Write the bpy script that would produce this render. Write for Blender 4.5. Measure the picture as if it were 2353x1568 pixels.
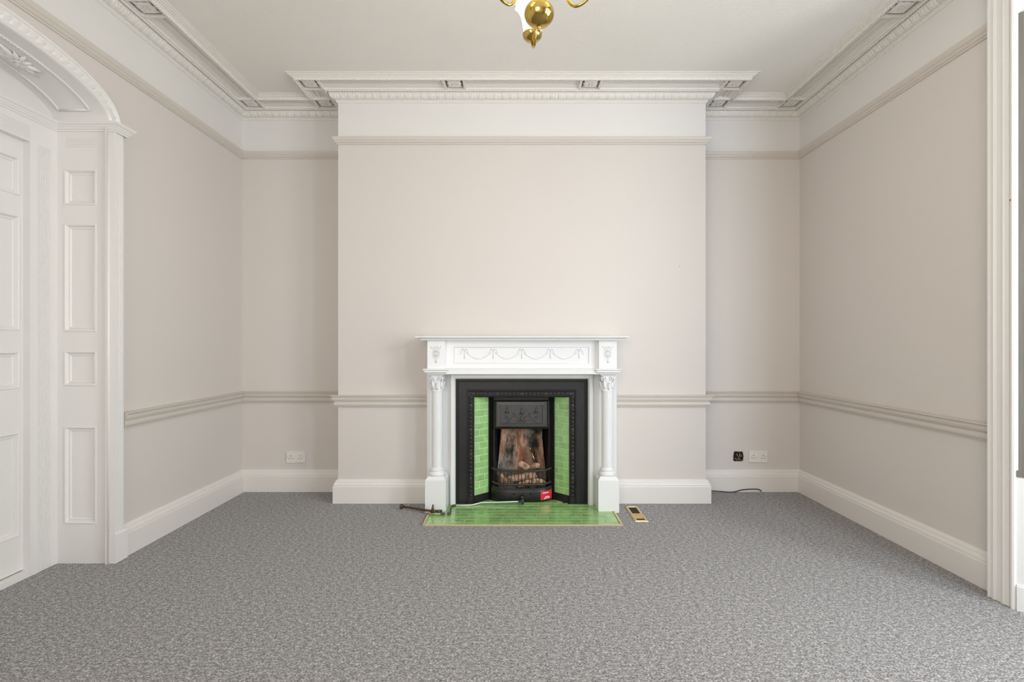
import bpy, math, random
from mathutils import Vector
random.seed(7)
for o in list(bpy.data.objects):
    bpy.data.objects.remove(o)
S = bpy.context.scene
COL = S.collection
R = math.radians

# ------------------------------------------------------------------ camera, light, exposure
FX, VX, VY, CH = 1168.0, 1182.0, 790.0, 1.164      # focal length in px, vanishing point, lens height
cam = bpy.data.cameras.new('camera'); camo = bpy.data.objects.new('camera', cam); COL.objects.link(camo)
camo.location = (0, 0, CH); camo.rotation_euler = (math.pi/2, 0, 0)
cam.sensor_width = 36; cam.lens = 36*FX/2353; cam.clip_start = .02
cam.shift_x = -(VX-1176.5)/2353; cam.shift_y = (VY-784)/2353
S.camera = camo

W = bpy.data.worlds.new('sky'); S.world = W; W.use_nodes = True
wn = W.node_tree.nodes['Background']; wn.inputs[0].default_value = (.82, .9, 1, 1); wn.inputs[1].default_value = 1.0

def area(name, loc, target, sx, sy, power, col):
    l = bpy.data.lights.new(name, 'AREA'); l.shape = 'RECTANGLE'; l.size = sx; l.size_y = sy
    l.energy = power; l.color = col
    o = bpy.data.objects.new(name, l); COL.objects.link(o); o.location = loc
    o.rotation_euler = (Vector(target)-Vector(loc)).to_track_quat('-Z', 'Y').to_euler()
    return o
# daylight standing in the window openings (front bay light, near bay light, added fill from behind the lens)
area('daylight_bay_front', (3.20, 1.06, 1.75), (0, 1.10, 1.45), 1.45, 2.25, 132, (.985, .99, .97))
area('daylight_bay_side', (2.58, -.32, 1.70), (1.6, .66, 1.6), .75, 2.05, 78, (.70, .84, 1.0))
area('added_rear_fill', (-1.05, -2.0, 1.75), (1.3, 1.8, 1.4), 2.2, 2.2, 95, (1.0, .90, .81))  # added fill from an unseen rear window, angled to brighten the right wall
S.cycles.diffuse_bounces = 5; S.cycles.max_bounces = 6; S.cycles.glossy_bounces = 3; S.cycles.transmission_bounces = 2; S.cycles.transparent_max_bounces = 6
S.cycles.use_adaptive_sampling = True; S.cycles.adaptive_threshold = .03; S.cycles.caustics_reflective = False; S.cycles.caustics_refractive = False
VS = S.view_settings
VS.view_transform = 'Standard'; VS.look = 'None'; VS.exposure = 0.12; VS.gamma = 1.0; VS.use_curve_mapping = False

# ------------------------------------------------------------------ helpers
def X(px, y): return (px-VX)*y/FX
def Z(py, y): return CH-(py-VY)*y/FX

def lin(c):
    return tuple(((v/255/12.92) if v/255 <= .04045 else ((v/255+.055)/1.055)**2.4) for v in c)+(1,)

def mat(name, rgb, rough=.5, metal=0, bump=0, bscale=200, var=0, vscale=4, spec=.5, coat=0, rnd=0, stretch=None, detail=3):
    m = bpy.data.materials.new(name); m.use_nodes = True
    nt = m.node_tree; b = nt.nodes['Principled BSDF']
    b.inputs['Base Color'].default_value = lin(rgb); b.inputs['Roughness'].default_value = rough
    b.inputs['Metallic'].default_value = metal; b.inputs['Specular IOR Level'].default_value = spec
    b.inputs['Coat Weight'].default_value = coat; b.inputs['Coat Roughness'].default_value = .05
    tc = nt.nodes.new('ShaderNodeTexCoord'); src = tc.outputs['Object']
    geo = nt.nodes.new('ShaderNodeNewGeometry'); src = geo.outputs['Position']
    if stretch:
        mp = nt.nodes.new('ShaderNodeMapping'); mp.inputs['Scale'].default_value = stretch
        nt.links.new(src, mp.inputs['Vector']); src = mp.outputs[0]
    if var or rnd:
        hsv = nt.nodes.new('ShaderNodeHueSaturation'); hsv.inputs['Color'].default_value = lin(rgb)
        val = None
        if var:
            n = nt.nodes.new('ShaderNodeTexNoise'); n.inputs['Scale'].default_value = vscale; n.inputs['Detail'].default_value = detail
            nt.links.new(src, n.inputs['Vector'])
            mr = nt.nodes.new('ShaderNodeMapRange'); mr.inputs[1].default_value = .3; mr.inputs[2].default_value = .7
            mr.inputs[3].default_value = 1-var; mr.inputs[4].default_value = 1+var
            nt.links.new(n.outputs['Fac'], mr.inputs[0]); val = mr.outputs[0]
        if rnd:
            oi = nt.nodes.new('ShaderNodeObjectInfo'); mr2 = nt.nodes.new('ShaderNodeMapRange')
            mr2.inputs[3].default_value = 1-rnd; mr2.inputs[4].default_value = 1+rnd
            nt.links.new(oi.outputs['Random'], mr2.inputs[0])
            if val:
                mm = nt.nodes.new('ShaderNodeMath'); mm.operation = 'MULTIPLY'
                nt.links.new(val, mm.inputs[0]); nt.links.new(mr2.outputs[0], mm.inputs[1]); val = mm.outputs[0]
            else: val = mr2.outputs[0]
        nt.links.new(val, hsv.inputs['Value']); nt.links.new(hsv.outputs[0], b.inputs['Base Color'])
    if bump:
        n2 = nt.nodes.new('ShaderNodeTexNoise'); n2.inputs['Scale'].default_value = bscale; n2.inputs['Detail'].default_value = 2
        bp = nt.nodes.new('ShaderNodeBump'); bp.inputs['Strength'].default_value = bump; bp.inputs['Distance'].default_value = .002
        nt.links.new(src, n2.inputs['Vector']); nt.links.new(n2.outputs['Fac'], bp.inputs['Height'])
        nt.links.new(bp.outputs[0], b.inputs['Normal'])
    return m

def ramp_noise(m, stops, scale, detail=4, stretch=None, rough=.6):
    nt = m.node_tree; b = nt.nodes['Principled BSDF']
    geo = nt.nodes.new('ShaderNodeNewGeometry'); src = geo.outputs['Position']
    if stretch:
        mp = nt.nodes.new('ShaderNodeMapping'); mp.inputs['Scale'].default_value = stretch
        nt.links.new(src, mp.inputs['Vector']); src = mp.outputs[0]
    n = nt.nodes.new('ShaderNodeTexNoise'); n.inputs['Scale'].default_value = scale; n.inputs['Detail'].default_value = detail
    n.inputs['Roughness'].default_value = rough
    nt.links.new(src, n.inputs['Vector'])
    cr = nt.nodes.new('ShaderNodeValToRGB'); e = cr.color_ramp.elements
    while len(e) < len(stops): e.new(.5)
    for i, (p, c) in enumerate(stops): e[i].position = p; e[i].color = lin(c)
    nt.links.new(n.outputs['Fac'], cr.inputs[0]); nt.links.new(cr.outputs[0], b.inputs['Base Color'])
    return n, cr

M = {}
M['wall'] = mat('greige_wall_paint', (217, 211, 205), .6)
M['white'] = mat('white_wall_paint', (230, 228, 225), .6)
M['rail'] = mat('greige_rail_paint', (211, 204, 195), .4)
M['trim'] = mat('white_gloss_trim', (234, 232, 229), .32)
M['skirting'] = mat('cream_skirting_paint', (231, 227, 222), .36)
M['mantel'] = mat('white_mantel_gloss', (237, 238, 238), .28)
M['ceiling'] = mat('ceiling_paper', (239, 237, 231), .7, bump=.9, bscale=70, var=.008, vscale=3)
M['plaster'] = mat('cornice_plaster', (234, 231, 225), .55)
M['iron'] = mat('black_cast_iron', (28, 27, 27), .42, bump=.25, bscale=260, var=.25, vscale=30)
M['iron_grey'] = mat('blackleaded_iron', (52, 50, 49), .42, bump=.2, bscale=260, var=.15, vscale=40)
M['hood'] = mat('polished_hood_iron', (70, 68, 67), .36, bump=.3, bscale=240, var=.12, vscale=30)
M['tile'] = mat('green_glazed_tile', (156, 204, 130), .12, var=.13, vscale=22, coat=.5, rnd=.10)
M['hearth'] = mat('green_hearth_tile', (146, 188, 118), .16, var=.15, vscale=16, coat=.4, rnd=.09)
M['grout'] = mat('pale_green_grout', (216, 232, 198), .5)
M['grout_hearth'] = mat('green_hearth_grout', (178, 208, 150), .5)
M['brass'] = mat('polished_brass', (205, 174, 96), .14, metal=1)
M['brassdull'] = mat('aged_brass', (208, 188, 142), .34, metal=.7, var=.1, vscale=60)
M['gold'] = mat('gold_edging', (220, 204, 158), .35, metal=.3)
M['black'] = mat('black_rubber', (18, 17, 16), .5)
M['hole'] = mat('dark_cavity', (24, 22, 18), .9)
M['socket'] = mat('white_plastic', (232, 228, 222), .3)
M['pipe_white'] = mat('white_painted_pipe', (226, 226, 222), .3)
M['bronze'] = mat('tarnished_copper_pipe', (92, 74, 56), .45, metal=.6, var=.3, vscale=90)
M['fitting'] = mat('brass_green_fitting', (104, 104, 84), .45, metal=.5, var=.3, vscale=120)
M['red'] = mat('red_label', (218, 40, 62), .45)
M['print'] = mat('white_label_print', (240, 226, 226), .5)
M['blind'] = mat('grey_blind_fabric', (122, 118, 108), .85, bump=.3, bscale=300, var=.08, vscale=9, stretch=(6, 6, .6))
M['frame_white'] = mat('white_window_frame', (236, 235, 232), .3)
M['chip'] = mat('bare_wood_chip', (150, 96, 58), .8)

m = mat('carpet', (128, 122, 117), .95, spec=.15)
nt = m.node_tree; b = nt.nodes['Principled BSDF']
n1, cr1 = ramp_noise(m, [(.32, (34, 32, 31)), (.43, (95, 92, 90)), (.54, (154, 151, 150)), (.66, (226, 224, 223))], 240, 3.0, (.5, 1.0, 1), .8)
bp = nt.nodes.new('ShaderNodeBump'); bp.inputs['Strength'].default_value = .8; bp.inputs['Distance'].default_value = .006
nt.links.new(n1.outputs['Fac'], bp.inputs['Height']); nt.links.new(bp.outputs[0], b.inputs['Normal'])
n2 = nt.nodes.new('ShaderNodeTexNoise'); n2.inputs['Scale'].default_value = 75; n2.inputs['Detail'].default_value = 2
gp_ = nt.nodes.new('ShaderNodeNewGeometry'); mpp = nt.nodes.new('ShaderNodeMapping'); mpp.inputs['Scale'].default_value = (.6, 1, 1); nt.links.new(gp_.outputs['Position'], mpp.inputs['Vector']); nt.links.new(mpp.outputs[0], n2.inputs['Vector'])
ad = nt.nodes.new('ShaderNodeMath'); ad.operation = 'MULTIPLY_ADD'; ad.inputs[1].default_value = .30; nt.links.new(n2.outputs['Fac'], ad.inputs[0])
sb_ = nt.nodes.new('ShaderNodeMath'); sb_.operation = 'SUBTRACT'; sb_.inputs[1].default_value = .15; nt.links.new(n1.outputs['Fac'], sb_.inputs[0]); nt.links.new(sb_.outputs[0], ad.inputs[2])
nt.links.new(ad.outputs[0], cr1.inputs[0])
b.inputs['Sheen Weight'].default_value = .4; b.inputs['Sheen Roughness'].default_value = .4
M['carpet'] = m

m = mat('scorched_firebrick', (120, 90, 70), .9)
nt = m.node_tree; b = nt.nodes['Principled BSDF']
def scorch(stops, scale, stretch, off):
    geo = nt.nodes.new('ShaderNodeNewGeometry'); mp = nt.nodes.new('ShaderNodeMapping'); mp.inputs['Scale'].default_value = stretch; mp.inputs['Location'].default_value = off
    nt.links.new(geo.outputs['Position'], mp.inputs['Vector'])
    n = nt.nodes.new('ShaderNodeTexNoise'); n.inputs['Scale'].default_value = scale; n.inputs['Detail'].default_value = 5; n.inputs['Roughness'].default_value = .62
    nt.links.new(mp.outputs[0], n.inputs['Vector']); cr = nt.nodes.new('ShaderNodeValToRGB'); e = cr.color_ramp.elements
    while len(e) < len(stops): e.new(.5)
    for i, (p, c) in enumerate(stops): e[i].position = p; e[i].color = lin(c)
    nt.links.new(n.outputs['Fac'], cr.inputs[0]); return cr.outputs[0]
brick = scorch([(.32, (92, 58, 42)), (.45, (156, 108, 80)), (.55, (196, 164, 142)), (.68, (150, 92, 60))], 8, (1.5, 1, .5), (0, 0, 3))
ash = scorch([(.30, (40, 36, 33)), (.44, (112, 104, 96)), (.56, (164, 154, 144)), (.70, (120, 100, 86))], 11, (1, 1, .8), (4, 0, 0))
wht = scorch([(.40, (0, 0, 0)), (.54, (255, 255, 255))], 5, (1.7, 1, .7), (.35, 2, 1.35))
soot = scorch([(.36, (255, 255, 255)), (.50, (0, 0, 0))], 6, (1.6, 1, .8), (2.2, 0, .7))
mx1 = nt.nodes.new('ShaderNodeMix'); mx1.data_type = 'RGBA'; nt.links.new(wht, mx1.inputs[0]); nt.links.new(brick, mx1.inputs[6]); nt.links.new(ash, mx1.inputs[7])
mx2 = nt.nodes.new('ShaderNodeMix'); mx2.data_type = 'RGBA'; nt.links.new(soot, mx2.inputs[0]); nt.links.new(mx1.outputs[2], mx2.inputs[6]); mx2.inputs[7].default_value = lin((34, 30, 27))
nt.links.new(mx2.outputs[2], b.inputs['Base Color'])
M['firebrick'] = m
m = mat('log_bark', (170, 130, 105), .85, bump=.6, bscale=120)
ramp_noise(m, [(.30, (96, 66, 48)), (.48, (186, 150, 124)), (.62, (206, 178, 156)), (.75, (150, 92, 56))], 26, 4)
M['log'] = m
m = mat('lit_glass_shade', (255, 246, 228), .35)
b = m.node_tree.nodes['Principled BSDF']; b.inputs['Emission Color'].default_value = (1, .84, .6, 1); b.inputs['Emission Strength'].default_value = 2.6
m.cycles.emission_sampling = 'NONE'
M['shade'] = m
m = bpy.data.materials.new('window_glass'); m.use_nodes = True
nt = m.node_tree; nt.nodes.clear(); o_ = nt.nodes.new('ShaderNodeOutputMaterial'); mx = nt.nodes.new('ShaderNodeMixShader')
t1 = nt.nodes.new('ShaderNodeBsdfTransparent'); t2 = nt.nodes.new('ShaderNodeBsdfGlossy'); t2.inputs['Roughness'].default_value = .02
mx.inputs[0].default_value = .06; nt.links.new(t1.outputs[0], mx.inputs[1]); nt.links.new(t2.outputs[0], mx.inputs[2]); nt.links.new(mx.outputs[0], o_.inputs[0])
M['glass'] = m

class MB:
    def __init__(s): s.v = []; s.f = []; s.mi = []; s.smooth = []
    def quadgrid(s, rows, closed=False, sm=True, mi=0, cap=False):
        b0 = len(s.v); n = len(rows[0])
        for r in rows: s.v += [tuple(p) for p in r]
        for i in range(len(rows)-1):
            for j in range(n if closed else n-1):
                k = (j+1) % n
                s.f.append((b0+i*n+j, b0+i*n+k, b0+(i+1)*n+k, b0+(i+1)*n+j)); s.mi.append(mi); s.smooth.append(sm)
        if cap:
            s.f.append(tuple(b0+j for j in range(n))[::-1]); s.mi.append(mi); s.smooth.append(False)
            s.f.append(tuple(b0+(len(rows)-1)*n+j for j in range(n))); s.mi.append(mi); s.smooth.append(False)
        return s
    def poly(s, pts, mi=0):
        b0 = len(s.v); s.v += [tuple(p) for p in pts]; s.f.append(tuple(range(b0, b0+len(pts)))); s.mi.append(mi); s.smooth.append(False); return s
    def box(s, x0, x1, y0, y1, z0, z1, mi=0):
        p = [(x0, y0, z0), (x1, y0, z0), (x1, y1, z0), (x0, y1, z0), (x0, y0, z1), (x1, y0, z1), (x1, y1, z1), (x0, y1, z1)]
        return s.hexa(p, mi)
    def hexa(s, p, mi=0):
        b0 = len(s.v); s.v += [tuple(q) for q in p]
        for f in ((3, 2, 1, 0), (4, 5, 6, 7), (0, 1, 5, 4), (1, 2, 6, 5), (2, 3, 7, 6), (3, 0, 4, 7)):
            s.f.append(tuple(b0+i for i in f)); s.mi.append(mi); s.smooth.append(False)
        return s
    def tube(s, path, rad, n=8, cap=True, sm=True):
        rows = []; P = [Vector(p) for p in path]; up = Vector((.123, .311, .943)).normalized()
        for i, p in enumerate(P):
            d = (P[min(i+1, len(P)-1)]-P[max(i-1, 0)]).normalized()
            a = d.cross(up)
            if a.length < .05: a = d.cross(Vector((1, 0, 0)))
            a.normalize(); c = d.cross(a)
            r = rad[i] if isinstance(rad, (list, tuple)) else rad
            rows.append([p+(a*math.cos(t)+c*math.sin(t))*r for t in [2*math.pi*k/n for k in range(n)]])
        return s.quadgrid(rows, True, sm, cap=cap)
    def lathe(s, prof, c=(0, 0, 0), n=24, axis='z', sm=True, wob=None):
        rows = []
        for r, h in prof:
            row = []
            for k in range(n):
                t = 2*math.pi*k/n; rr = r*(wob(t, h) if wob else 1)
                a, bb = rr*math.cos(t), rr*math.sin(t)
                row.append({'z': (c[0]+a, c[1]+bb, c[2]+h), 'y': (c[0]+a, c[1]+h, c[2]+bb), 'x': (c[0]+h, c[1]+a, c[2]+bb)}[axis])
            rows.append(row)
        return s.quadgrid(rows, True, sm, cap=True)
    def sphere(s, c, r, n=16, m=10, sc=(1, 1, 1)):
        return s.lathe_sc([(r*math.sin(math.pi*i/m)+1e-5, -r*math.cos(math.pi*i/m)) for i in range(m+1)], c, n, sc)
    def lathe_sc(s, prof, c, n, sc):
        rows = [[(c[0]+sc[0]*r*math.cos(2*math.pi*k/n), c[1]+sc[1]*r*math.sin(2*math.pi*k/n), c[2]+sc[2]*h) for k in range(n)] for r, h in prof]
        return s.quadgrid(rows, True, True, cap=True)
    def mesh(s, name, mats):
        me = bpy.data.meshes.new(name); me.from_pydata(s.v, [], s.f); me.validate(clean_customdata=False)
        for mm in (mats if isinstance(mats, (list, tuple)) else [mats]): me.materials.append(M[mm])
        if len(me.polygons) == len(s.f):
            me.polygons.foreach_set('material_index', s.mi); me.polygons.foreach_set('use_smooth', s.smooth)
        me.update(); return me
    def build(s, name, mats, parent=None, label=None, cat=None, group=None, kind=None, fixn=True):
        me = s.mesh(name, mats)
        if fixn:
            import bmesh
            bm = bmesh.new(); bm.from_mesh(me); bmesh.ops.recalc_face_normals(bm, faces=bm.faces); bm.to_mesh(me); bm.free()
        return put(name, me, parent, label, cat, group, kind)

def tag(o, label=None, cat=None, group=None, kind=None):
    if label: o['label'] = label
    if cat: o['category'] = cat
    if group: o['group'] = group
    if kind: o['kind'] = kind
    return o
def put(name, me, parent=None, label=None, cat=None, group=None, kind=None, loc=None, rot=None, scale=None):
    o = bpy.data.objects.new(name, me); COL.objects.link(o)
    if parent: o.parent = parent
    if parent and parent.type == 'EMPTY' and loc is None: o.location = -parent.location
    if loc is not None: o.location = Vector(loc)-(parent.location if parent and parent.type == 'EMPTY' else Vector((0, 0, 0)))
    if rot: o.rotation_euler = rot
    if scale: o.scale = scale
    return tag(o, label, cat, group, kind)
def empty(name, loc, label=None, cat=None, group=None, kind=None):
    o = bpy.data.objects.new(name, None); o.empty_display_size = .05; COL.objects.link(o); o.location = loc
    return tag(o, label, cat, group, kind)

def offsets(path, closed=False):
    n = len(path); out = []
    def nrm(a, b):
        d = (Vector(b)-Vector(a)).normalized(); return Vector((d.y, -d.x))
    for i in range(n):
        if closed or 0 < i < n-1:
            n1 = nrm(path[i-1], path[i]); n2 = nrm(path[i], path[(i+1) % n])
            mm = (n1+n2); out.append(mm/(mm.dot(n1)))
        elif i == 0: out.append(nrm(path[0], path[1]))
        else: out.append(nrm(path[-2], path[-1]))
    return out
def sweep(mb, path, prof, segs=None, closed=False, sm=False, back=0.0):
    """prof: (offset into the room, z) polyline; closed at the wall side"""
    off = offsets(path, closed); n = len(path)
    pr = list(prof)
    for i in (segs if segs is not None else range(n if closed else n-1)):
        j = (i+1) % n
        a = [(path[i][0]+off[i].x*d, path[i][1]+off[i].y*d, z) for d, z in pr]
        c = [(path[j][0]+off[j].x*d, path[j][1]+off[j].y*d, z) for d, z in pr]
        mb.quadgrid([a, c], True, sm, cap=True)
    return mb

# ------------------------------------------------------------------ the room shell
XL, XR, YA, YB, YF, ZC = -2.15, 2.253, 4.015, 3.725, -1.2, 3.016
BL, BR = X(777, YB), X(1621.5, YB)
ZR0, ZR1 = 2.6215, 2.672           # picture rail
AC, AA, AB, AZ = 2.05, .62, .167, 2.328     # arch: centre y, half width, rise, springing
XD, ZOP = -2.42, 2.76              # inner face of door recess, bay head height
BY1, BY0 = 2.222, -.10             # bay opening
def arch_z(y): return AZ+AB*math.sqrt(max(0, 1-((y-AC)/AA)**2))

fl = MB(); fl.box(XD-.4, XR+.9, YF-.12, YA+.1, -.1, 0)
floor = fl.build('floor', 'carpet', kind='structure', label='grey flecked fitted carpet covering the whole floor')
# left wall with arched opening (bands: greige below rail, white frieze above)
w = MB()
def wallx(x, y0, y1, z0, z1, mi): w.poly([(x, y0, z0), (x, y1, z0), (x, y1, z1), (x, y0, z1)], mi)
for y0, y1 in ((YF, AC-AA), (AC+AA, YA+.1)):
    wallx(XL, y0, y1, 0, ZR0+.02, 0); wallx(XL, y0, y1, ZR0+.02, ZC, 1)
N = 48
ys = [AC-AA*math.cos(math.pi*i/N) for i in range(N+1)]
for i in range(N):
    a, c = ys[i], ys[i+1]
    w.poly([(XL, a, arch_z(a)), (XL, c, arch_z(c)), (XL, c, ZR0+.02), (XL, a, ZR0+.02)], 0)
wallx(XL, AC-AA, AC+AA, ZR0+.02, ZC, 1)
w.box(XD-.4, XD-.3, YF, YA+.1, 0, ZC, 0)            # solid backing behind the recess
w.box(XD-.4, XL, YA, YA+.1, 0, ZC, 0)
w.build('wall_left', ['wall', 'white'], kind='structure', label='greige left wall with arched doorway and white frieze', fixn=False)
# alcove back wall
w = MB(); w.box(XL-.05, XR+.05, YA, YA+.1, 0, ZR0+.02, 0); w.box(XL-.05, XR+.05, YA, YA+.1, ZR0+.02, ZC, 1)
w.build('wall_back', ['wall', 'white'], kind='structure', label='greige alcove walls either side of the chimney breast')
# chimney breast, hollow at the fire opening
FC = .053
w = MB()
def bf(x0, x1, z0, z1, mi): w.box(x0, x1, YB, YB+.02, z0, z1, mi)
bf(BL, FC-.485, 0, ZR0+.02, 0); bf(FC+.485, BR, 0, ZR0+.02, 0); bf(FC-.485, FC+.485, .92, ZR0+.02, 0); bf(BL, BR, ZR0+.02, ZC, 1)
for x0, x1 in ((BL, BL+.02), (BR-.02, BR)):
    w.box(x0, x1, YB+.02, YA, 0, ZR0+.02, 0); w.box(x0, x1, YB+.02, YA, ZR0+.02, ZC, 1)
wall_breast = w.build('wall_chimney_breast', ['wall', 'white'], kind='structure', label='projecting greige chimney breast with white frieze')
# right wall, bay opening
w = MB()
for z0, z1, mi in ((0, ZR0+.02, 0), (ZR0+.02, ZC, 1)):
    w.box(XR, XR+.1, BY1+.06, YA+.1, z0, z1, mi); w.box(XR, XR+.1, YF-.1, BY0-.06, z0, z1, mi)
w.box(XR, XR+.1, BY0-.06, BY1+.06, ZOP, ZC, 1)
w.build('wall_right', ['wall', 'white'], kind='structure', label='greige right wall with white frieze above the picture rail')
# wall behind the lens, with an opening added for the fill light
w = MB()
wx0, wx1, wz0, wz1 = -1.60, .50, .62, 2.68
for z0, z1, mi in ((0, wz0, 0), (wz1, ZC, 1)): w.box(XL-.3, XR+.1, YF-.1, YF, z0, z1, mi)
w.box(XL-.3, wx0, YF-.1, YF, wz0, wz1, 0); w.box(wx1, XR+.1, YF-.1, YF, wz0, wz1, 0)
w.build('wall_front', ['wall', 'white'], kind='structure', label='greige wall behind the viewpoint with an added window opening')

# ------------------------------------------------------------------ mouldings that run round the room
ROOM = [(XL, YF), (XL, YA), (BL, YA), (BL, YB), (BR, YB), (BR, YA), (XR, YA), (XR, YF)]
SKIRT = [(0, 0), (.030, 0), (.030, .120), (.0285, .124), (.026, .1245), (.0258, .128), (.026, .134), (.023, .142), (.018, .148), (.0165, .152),
         (.0175, .1525), (.0165, .158), (.012, .165), (.005, .170), (0, .171)]
DADO = [(0, .700), (.012, .700), (.013, .706), (.018, .708), (.0225, .714), (.0245, .724), (.0235, .734), (.020, .739), (.018, .740), (.018, .744),
        (.027, .746), (.030, .752), (.0305, .756), (.035, .757), (.036, .770), (.034, .772), (.036, .776), (.041, .780), (.045, .781), (.045, .786), (0, .788)]
RAIL = [(0, ZR0), (.008, ZR0), (.009, ZR0+.008), (.014, ZR0+.010), (.020, ZR0+.018), (.022, ZR0+.024), (.025, ZR0+.025), (.030, ZR0+.034), (.034, ZR0+.044), (.034, ZR0+.050), (.02, ZR0+.052), (0, ZR0+.046)]
def sub(path, a, b):  return path[a:b]
def run(name, prof, path, segs, m_, label):
    sweep(MB(), path, prof, segs).build(name, m_, kind='structure', label=label)
pl = [(XL, 2.775)]+ROOM[1:4]+[(FC-.684, YB)]
pr = [(FC+.684, YB)]+ROOM[4:7]+[(XR, 2.345)]
run('baseboard_left', SKIRT, pl, [0], 'skirting', 'white moulded skirting along the left wall beside the doorway')
run('baseboard_back_left', SKIRT, pl, [1], 'skirting', 'white moulded skirting at the back of the left alcove')
run('baseboard_breast_left', SKIRT, pl, [2, 3], 'skirting', 'white moulded skirting on the chimney breast left of the fireplace')
run('baseboard_breast_right', SKIRT, pr, [0, 1], 'skirting', 'white moulded skirting on the chimney breast right of the fireplace')
run('baseboard_back_right', SKIRT, pr, [2], 'skirting', 'white moulded skirting at the back of the right alcove')
run('baseboard_right', SKIRT, pr, [3], 'skirting', 'white moulded skirting along the right wall up to the window casing')
run('baseboard_front', SKIRT, [(XR, BY0-.1), (XR, YF), (XL, YF), (XL, 1.30)], None, 'skirting', 'white moulded skirting behind the viewpoint')
run('trim_1', DADO, pl, None, 'rail', 'greige dado rail from the doorway round the left alcove to the fireplace')
run('trim_2', DADO, pr, None, 'rail', 'greige dado rail from the fireplace round the right alcove to the window')
run('trim_3', RAIL, ROOM[:7]+[(XR, 2.345)], None, 'rail', 'greige picture rail below the white frieze')
run('trim_4', DADO, [(XR, BY0-.1), (XR, YF), (XL, YF), (XL, 1.30)], None, 'rail', 'greige dado rail behind the viewpoint')

# cornice: ovolo, soffit trough, stepped rim
A_, B_ = .085, .21
C0, CS, CT = 2.926, 2.985, 3.009
ov = [(.016+.036*math.sin(t), 2.943+.037*(1-math.cos(t))) for t in [math.pi/2*i/5 for i in range(6)]]
CORN = [(0, C0), (.007, C0), (.008, C0+.006), (.013, C0+.007), (.013, C0+.012), (.016, C0+.015)]+ov+[
    (.056, 2.981), (.056, 2.988), (.062, 2.989), (.078, 2.989), (.078, CS), (A_, CS), (A_+.001, 3.075), (B_-.001, 3.075), (B_, CS), (B_+.006, CS), (B_+.008, 2.989), (B_+.020, 2.989), (B_+.024, 2.993),
    (.238, 2.993), (.238, 2.999), (.249, 2.999), (.249, 3.005), (.260, 3.005), (.260, 3.011), (.272, 3.012), (.272, 3.10), (0, 3.10)]
corn = sweep(MB(), ROOM, CORN, closed=True).build('trim_5', 'plaster', kind='structure', label='white plaster cornice with leaf band, roped edges and rosettes')
OFFS = offsets(ROOM, True)
cpoly = [(ROOM[i][0]+OFFS[i].x*.268, ROOM[i][1]+OFFS[i].y*.268) for i in range(8)]
mb = MB(); mb.quadgrid([[(x, y, z) for x, y in cpoly] for z in (ZC, ZC+.1)], True, False, cap=True)
mb.box(XR+.08, XR+.95, BY0-.1, BY1+.1, ZC, ZC+.1)
ceil_ = mb.build('ceiling', 'ceiling', kind='structure', label='white papered ceiling with faint embossed texture')
def cpt(i, d): return Vector((ROOM[i][0]+OFFS[i].x*d, ROOM[i][1]+OFFS[i].y*d))
# roped beads
for d, z, rr in ((.069, 2.987, .0085), (B_+.0145, 2.987, .009)):
    for i in range(7):
        p, q = cpt(i, d), cpt(i+1, d)
        if i in (0,): p = Vector((p.x, 1.9))
        if i == 6: q = Vector((q.x, 1.9))
        L = (q-p).length; n = max(3, int(L/.0045)); rows = []; dr = (q-p)/L; nn = Vector((dr.y, -dr.x))
        for k in range(n+1):
            c = p+dr*(L*k/n); row = []
            for j in range(8):
                t = 2*math.pi*j/8; r2 = rr*(1+.34*math.cos(2*t-2*math.pi*k*.0045/.018))
                row.append((c.x+nn.x*r2*math.cos(t), c.y+nn.y*r2*math.cos(t), z+r2*math.sin(t)))
            rows.append(row)
        MB().quadgrid(rows, True, True, cap=True).build('rope_bead', 'plaster', corn)
# leaf band on the ovolo
def leaf_mesh(name, mt, w=.053, hgt=.0038):
    mb = MB(); rows = []
    nv = 7
    for a in range(nv):
        v = a/(nv-1); t = math.pi/2*(.02+.96*v)
        off, z = .016+.036*math.sin(t), 2.943+.037*(1-math.cos(t))
        nx, nz = math.sin(math.pi/2-t)*-0+math.cos(t)*0+math.cos(t-math.pi/2)*0+math.cos(math.pi/2-t)*0, 0
        no, nz = math.cos(t)*.0+.72, -.70
        wv = w*(.30+.70*math.sin(math.pi*min(1, .18+.75*v))) * (1 if v > .05 else .6)
        row = []
        for k in range(9):
            u = -1+k/4
            h = hgt*(1-u*u)**.5*(.35+.65*math.sin(math.pi*(.1+.75*v))) - (.003 if abs(u) < .1 else 0) + .0016*math.cos(4*math.pi*u) - .0012*(abs(u) > .99)
            row.append((u*wv/2, off+no*h, z+nz*h-2.943))
        rows.append(row)
    return mb.quadgrid(rows, False, True).mesh(name, mt)
LEAF = leaf_mesh('leaf', 'plaster')
DART = MB().quadgrid([[(-.0016, .016, .000), (0, .023, -.004), (.0016, .016, .000)], [(-.004, .036, .014), (0, .046, .006), (.004, .036, .014)], [(-.006, .050, .034), (0, .058, .030), (.006, .050, .034)]], False, True).mesh('dart', 'plaster')
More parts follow.
